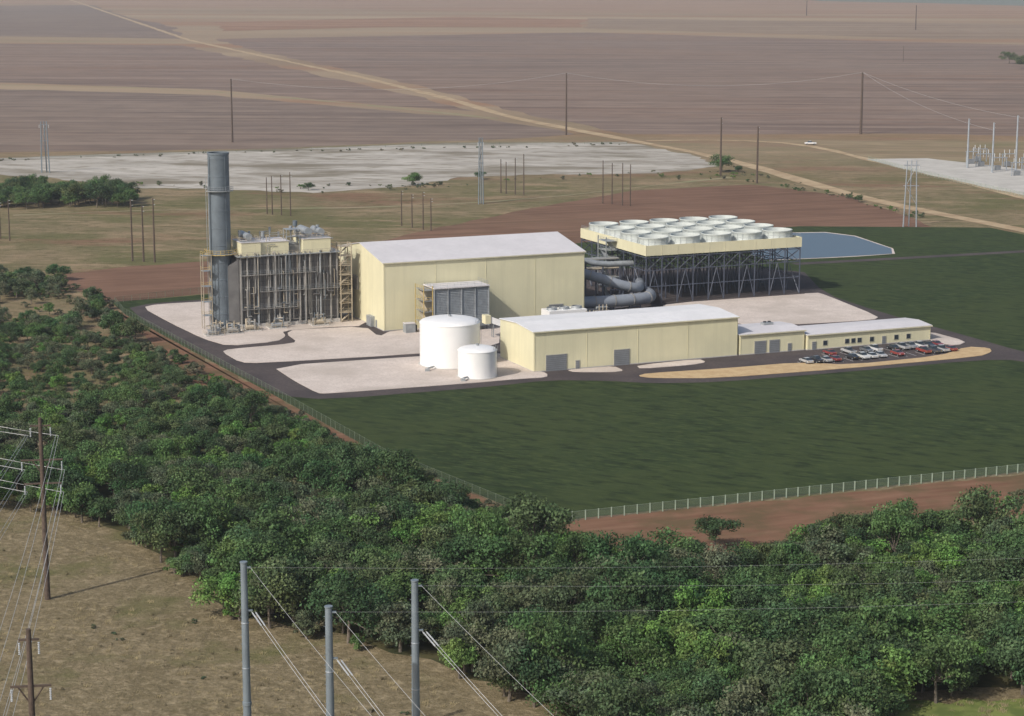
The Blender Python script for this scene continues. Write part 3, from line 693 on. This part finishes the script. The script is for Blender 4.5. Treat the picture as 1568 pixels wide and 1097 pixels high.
# ------------------------------------------------------------ vegetation
def leafmat(name,cs):
    m,nt,p=newmat(name); oi=N(nt,'ShaderNodeObjectInfo'); cr=N(nt,'ShaderNodeValToRGB'); el=cr.color_ramp.elements
    el[0].position=0; el[0].color=(*cs[0],1); el[1].position=1; el[1].color=(*cs[-1],1)
    for i,c in enumerate(cs[1:-1]): q=el.new((i+1)/(len(cs)-1)); q.color=(*c,1)
    nt.links.new(oi.outputs['Random'],cr.inputs[0])
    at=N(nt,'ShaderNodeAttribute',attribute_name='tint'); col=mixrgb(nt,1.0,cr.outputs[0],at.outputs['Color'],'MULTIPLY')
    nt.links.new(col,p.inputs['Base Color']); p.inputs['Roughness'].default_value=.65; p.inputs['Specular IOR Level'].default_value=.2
    t_=N(nt,'ShaderNodeBsdfTranslucent'); nt.links.new(col,t_.inputs[0]); mx=N(nt,'ShaderNodeMixShader'); mx.inputs[0].default_value=.22
    nt.links.new(p.outputs[0],mx.inputs[1]); nt.links.new(t_.outputs[0],mx.inputs[2]); nt.links.new(mx.outputs[0],nt.nodes['Material Output'].inputs[0]); return m
leaf=leafmat('tree_leaves',[(.060,.102,.042),(.080,.140,.046),(.064,.108,.050),(.100,.128,.052),(.042,.078,.034),(.090,.156,.050),(.084,.104,.054),(.054,.112,.042),(.040,.068,.034),(.098,.165,.052),(.070,.120,.055)])
leafb=leafmat('bright_tree_leaves',[(.092,.190,.045),(.115,.21,.05),(.135,.20,.06),(.080,.165,.042)])
leafg=leafmat('grey_tree_leaves',[(.086,.115,.068),(.112,.132,.078),(.075,.105,.058),(.120,.130,.082)])
dry=leafmat('dry_scrub_leaves',[(.13,.125,.08),(.155,.14,.095),(.095,.11,.06),(.125,.13,.075)])
bark=M('bark',(.14,.115,.09),.3,2,.95)
def treemesh(seed,nl=2600,rad=4.0,ht=7.0,leafsz=.32,lmat=None,clumps=16,low=.18):
    r=np.random.default_rng(seed); lmat=lmat or leaf
    mb=MB(); trunk=ht*.45
    mb.cyl((0,0,0),(.2,.1,trunk),.22,bark,r1=.13,n=7)
    C=[];R=[]
    ex=r.uniform(.75,1.25)
    for k in range(clumps):
        a=r.uniform(0,2*math.pi); q=math.sqrt(r.uniform(0,1))*rad*.82; z=ht*(low+.12)+(ht*(.88-low-.12))*r.uniform(0.1,1)*(1-.4*(q/rad)**2)
        C.append((q*math.cos(a)*ex,q*math.sin(a)/ex,z)); R.append(rad*r.uniform(.13,.36))
        if k%3==0: mb.cyl((.15,.08,trunk*.75),(C[-1][0],C[-1][1],z),.1,bark,r1=.03,n=5)
    C=np.array(C);R=np.array(R); w=R**2; idx=r.choice(clumps,nl,p=w/w.sum())
    d=r.normal(0,1,(nl,3)); d/=np.linalg.norm(d,axis=1)[:,None]; d[:,2]=np.where(d[:,2]<-.3,-d[:,2],d[:,2])
    rr=R[idx]*r.uniform(.5,1.35,nl); P=C[idx]+d*rr[:,None]*np.array([1,1,.85])
    P[:,2]=np.maximum(P[:,2],.2)
    nrm=d+r.normal(0,.6,(nl,3)); nrm/=np.linalg.norm(nrm,axis=1)[:,None]
    t=np.cross(nrm,r.normal(0,1,(nl,3))); t/=np.linalg.norm(t,axis=1)[:,None]; b=np.cross(nrm,t)
    s=(leafsz*r.uniform(.45,1.25,nl))[:,None]
    V=np.concatenate([P-t*s,P+b*s*.6,P+t*s,P-b*s*.6],0)
    nv0=len(mb.v); vs=mb.v+[tuple(x) for x in V]
    fs=list(mb.f)+[(nv0+i,nv0+nl+i,nv0+2*nl+i,nv0+3*nl+i) for i in range(nl)]
    me=bpy.data.meshes.new('tree_crown'); me.from_pydata(vs,[],fs); me.materials.append(bark); me.materials.append(lmat)
    me.polygons.foreach_set('material_index',[0]*len(mb.f)+[1]*nl)
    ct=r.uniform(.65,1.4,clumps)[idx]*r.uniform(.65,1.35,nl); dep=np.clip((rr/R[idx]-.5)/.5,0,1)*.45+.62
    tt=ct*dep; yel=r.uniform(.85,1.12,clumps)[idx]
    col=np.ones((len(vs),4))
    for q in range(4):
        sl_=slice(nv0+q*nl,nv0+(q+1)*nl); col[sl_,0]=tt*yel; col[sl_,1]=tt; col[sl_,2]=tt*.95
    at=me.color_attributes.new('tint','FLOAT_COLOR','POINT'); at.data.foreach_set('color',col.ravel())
    me.update(); return me
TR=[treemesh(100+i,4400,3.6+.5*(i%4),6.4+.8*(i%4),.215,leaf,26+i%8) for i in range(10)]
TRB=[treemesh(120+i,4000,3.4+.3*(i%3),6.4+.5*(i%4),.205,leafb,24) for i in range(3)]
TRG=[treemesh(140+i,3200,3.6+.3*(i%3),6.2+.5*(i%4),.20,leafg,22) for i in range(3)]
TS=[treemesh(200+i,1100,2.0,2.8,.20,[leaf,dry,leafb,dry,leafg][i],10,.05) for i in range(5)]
BU=[treemesh(300+i,260,1.0,1.0,.16,dry if i%2 else leafg,5,0) for i in range(4)]
def inpoly(x,y,P):
    c=False;n=len(P);j=n-1
    for i in range(n):
        if (P[i][1]>y)!=(P[j][1]>y) and x<(P[j][0]-P[i][0])*(y-P[i][1])/(P[j][1]-P[i][1])+P[i][0]: c=not c
        j=i
    return c
cnt=0
def scatter(name,pix,sp_,protos,s0,s1,prob=1,cl=None,nname='tree',mixed=False):
    global cnt
    P=[G(*p) for p in pix]; xs=[p[0] for p in P];ys=[p[1] for p in P]
    e=empty(name,world=(0,0),rot=0); y=min(ys)
    while y<max(ys):
        x=min(xs)+random.random()*sp_
        while x<max(xs):
            px,py=x+random.uniform(-.48,.48)*sp_,y+random.uniform(-.48,.48)*sp_; x+=sp_
            if not inpoly(px,py,P): continue
            pr=prob
            if cl:
                f=math.sin(px*cl+1.3)*math.cos(py*cl*1.3+.7)+.5*math.sin(px*cl*2.7+py*cl*2.1); pr=prob*(1.6 if f>.1 else .25)
            if random.random()>pr: continue
            pl=protos; k=1
            if mixed:
                f=math.sin(px*.06+2)*math.cos(py*.05+.4)+.6*math.sin(px*.13-py*.11); u=random.random()
                pl=TRB if u<(.34 if (f>.4 and py<480) else .08) else (TRG if random.random()<(.4 if f<-.2 else .14) else TR)
                k=1.10 if py<350 else (.78 if py>420 else .98)
                if random.random()<.08 and py<400: k*=1.2
            o=bpy.data.objects.new(nname,random.choice(pl)); sc.collection.objects.link(o); o.parent=e
            s=random.uniform(s0,s1)*k; o.location=(px,py,-.15); o.scale=(s*random.uniform(.85,1.2),s*random.uniform(.85,1.2),s*random.uniform(.8,1.25)); o.rotation_euler=(random.uniform(-.08,.08),random.uniform(-.08,.08),random.uniform(0,6.28)); cnt+=1
        y+=sp_
woods=[(-60,640),(60,640),(150,632),(270,625),(340,632),(430,666),(510,708),(600,758),(700,806),(780,840),(850,866),(920,874),(1030,880),(1130,880),(1230,852),(1330,830),(1450,830),(1600,854),(1720,860),(1720,1068),(1400,1078),(1345,1100),(1330,1230),(960,1230),(850,1110),(700,1040),(520,990),(345,955),(290,895),(180,830),(110,800),(-60,785)]
scatter('woodland',woods,5.0,TR,.66,1.22,.93,mixed=True)
scatter('woodland_edge',[(-60,500),(60,510),(180,530),(262,575),(310,610),(340,632),(270,625),(150,632),(-60,640)],4.6,TR,.5,.85,.8,mixed=True)
scatter('fence_row_trees',[(330,592),(430,636),(520,688),(600,728),(700,772),(790,810),(860,840),(850,866),(780,840),(700,806),(600,758),(510,708),(430,666),(340,632)],3.3,TR,.44,.66,.92,mixed=True)
scatter('woodland_understorey',woods,7,TS,.8,1.5,.5)
scatter('scrub',[(-60,415),(90,430),(165,462),(185,500),(262,570),(180,535),(60,515),(-60,510)],3.8,TS+TR[:1]+TRG[:1],.5,1.1,.8,.06,'shrub')
scatter('fence_scrub',[(225,530),(330,580),(440,632),(600,718),(720,770),(830,810),(980,850),(1000,862),(800,828),(600,752),(430,670),(280,610)],3.0,TS,.5,1.0,.7,None,'shrub')
scatter('scrub_bushes',[(-60,800),(170,835),(290,900),(340,965),(520,1000),(850,1100),(700,1180),(-60,1180)],3.0,BU,.4,.9,.02,.05,'shrub')
scatter('far_scrub',[(150,284),(640,284),(1000,262),(1120,262),(1240,282),(1240,288),(960,272),(700,286),(500,298),(150,294)],5,TS+BU,.4,.9,.45,.02,'shrub')
scatter('far_scrub',[(1180,282),(1300,300),(1430,336),(1430,342),(1290,306),(1180,287)],4,TS+BU,.4,.8,.45,None,'shrub')
scatter('far_treeline',[(-60,300),(110,300),(205,306),(205,318),(-60,322)],6,TR,.8,1.3,.9)
scatter('hedgerow',[(-60,246),(420,232),(960,220),(960,223),(420,235),(-60,249)],6,BU,.8,1.4,.3,None,'shrub')
scatter('soil_bank_scrub',[(1470,768),(1640,755),(1700,790),(1480,815)],4,TS+BU,.5,1.1,.4,None,'shrub')
for u,v,s,i in((632,284,1.2,0),(472,292,.7,1),(1105,264,1.4,2),(1130,264,.7,4),(735,275,.7,5),(183,308,1.4,3),(1545,98,2.0,6),(1570,106,2.6,0),(1315,310,.6,1),(1095,842,.9,3),(1070,852,.6,4),(90,430,1,5)):
    o=bpy.data.objects.new('oak_tree',TR[i]); sc.collection.objects.link(o); x_,y_=G(u,v); o.location=(x_,y_,-.2); o.scale=(s,s,s*.85); o.rotation_euler[2]=u
def tuft(seed):
    r=np.random.default_rng(seed); m=MB(); gmt=grassm
    for k in range(26):
        a=r.uniform(0,6.28); q=r.uniform(0,.45); x,y=q*math.cos(a),q*math.sin(a); dx,dy=r.normal(0,.18,2); h_=r.uniform(.15,.45)
        m.add([(x-.05,y,0),(x+.05,y,0),(x+dx,y+dy,h_)],[(0,1,2)],gmt)
    o=m.obj('t'); d=o.data; bpy.data.objects.remove(o); return d
grassm=M('dry_grass',srgb(138,126,94),.25,.4,.9)
TU=[tuft(i) for i in range(4)]
scatter('pasture_grass',[(-40,800),(180,850),(290,905),(345,965),(520,1005),(850,1100),(700,1140),(-40,1140)],1.7,TU,.6,1.5,.75,.09,'grass_tuft')
scatter('verge_grass',[(1380,1070),(1640,1065),(1700,1140),(1340,1140)],2,TU,.9,1.9,.8,None,'grass_tuft')
sheet('grass_clearing',[(1385,1074),(1700,1064),(1700,1150),(1340,1150)],Z*2,MG('green_grass',[(srgb(118,126,70),1,.3,0,(1,1,1),.4,.6)],srgb(92,104,56)),1,3)
print('instances',cnt)
# ------------------------------------------------------------ atmosphere: thin ground haze, 160 m deep
hm=bpy.data.materials.new('haze'); hm.use_nodes=True; nt=hm.node_tree; nt.nodes.clear()
out=nt.nodes.new('ShaderNodeOutputMaterial'); vsn=nt.nodes.new('ShaderNodeVolumeScatter')
vsn.inputs['Color'].default_value=(.92,.95,1,1); vsn.inputs['Density'].default_value=7.5e-5; vsn.inputs['Anisotropy'].default_value=.2
nt.links.new(vsn.outputs[0],out.inputs['Volume'])
mb=MB(); mb.box(-9500,9500,-500,27000,-5,160,hm); hz=mb.obj('atmospheric_haze')
# ------------------------------------------------------------ light and camera
el=math.radians(38); trav=math.radians(46)
d=Vector((math.cos(trav)*math.cos(el),math.sin(trav)*math.cos(el),-math.sin(el)))
su=bpy.data.lights.new('sun','SUN'); su.energy=3.55; su.angle=math.radians(.6); su.color=(1,.965,.915)
so=bpy.data.objects.new('sun',su); sc.collection.objects.link(so); so.rotation_euler=d.to_track_quat('-Z','Y').to_euler(); so.location=(-100,0,200)
w=bpy.data.worlds.new('World'); sc.world=w; w.use_nodes=True; nt=w.node_tree
sky=nt.nodes.new('ShaderNodeTexSky'); sky.sky_type='NISHITA'; sky.sun_disc=False; sky.sun_elevation=el; sky.sun_rotation=math.atan2(-d.x,-d.y)
sky.dust_density=3.0
bg=nt.nodes['Background']; bg.inputs[1].default_value=.125; nt.links.new(sky.outputs[0],bg.inputs[0])
cam=bpy.data.cameras.new('camera'); co=bpy.data.objects.new('camera',cam); sc.collection.objects.link(co)
co.location=(0,0,CAMH); co.rotation_euler=(math.pi/2-PITCH,0,0); cam.sensor_width=36; cam.lens=F/1568*36; cam.clip_start=1; cam.clip_end=40000
sc.camera=co
sc.view_settings.view_transform='Standard'; sc.view_settings.look='None'; sc.view_settings.exposure=0
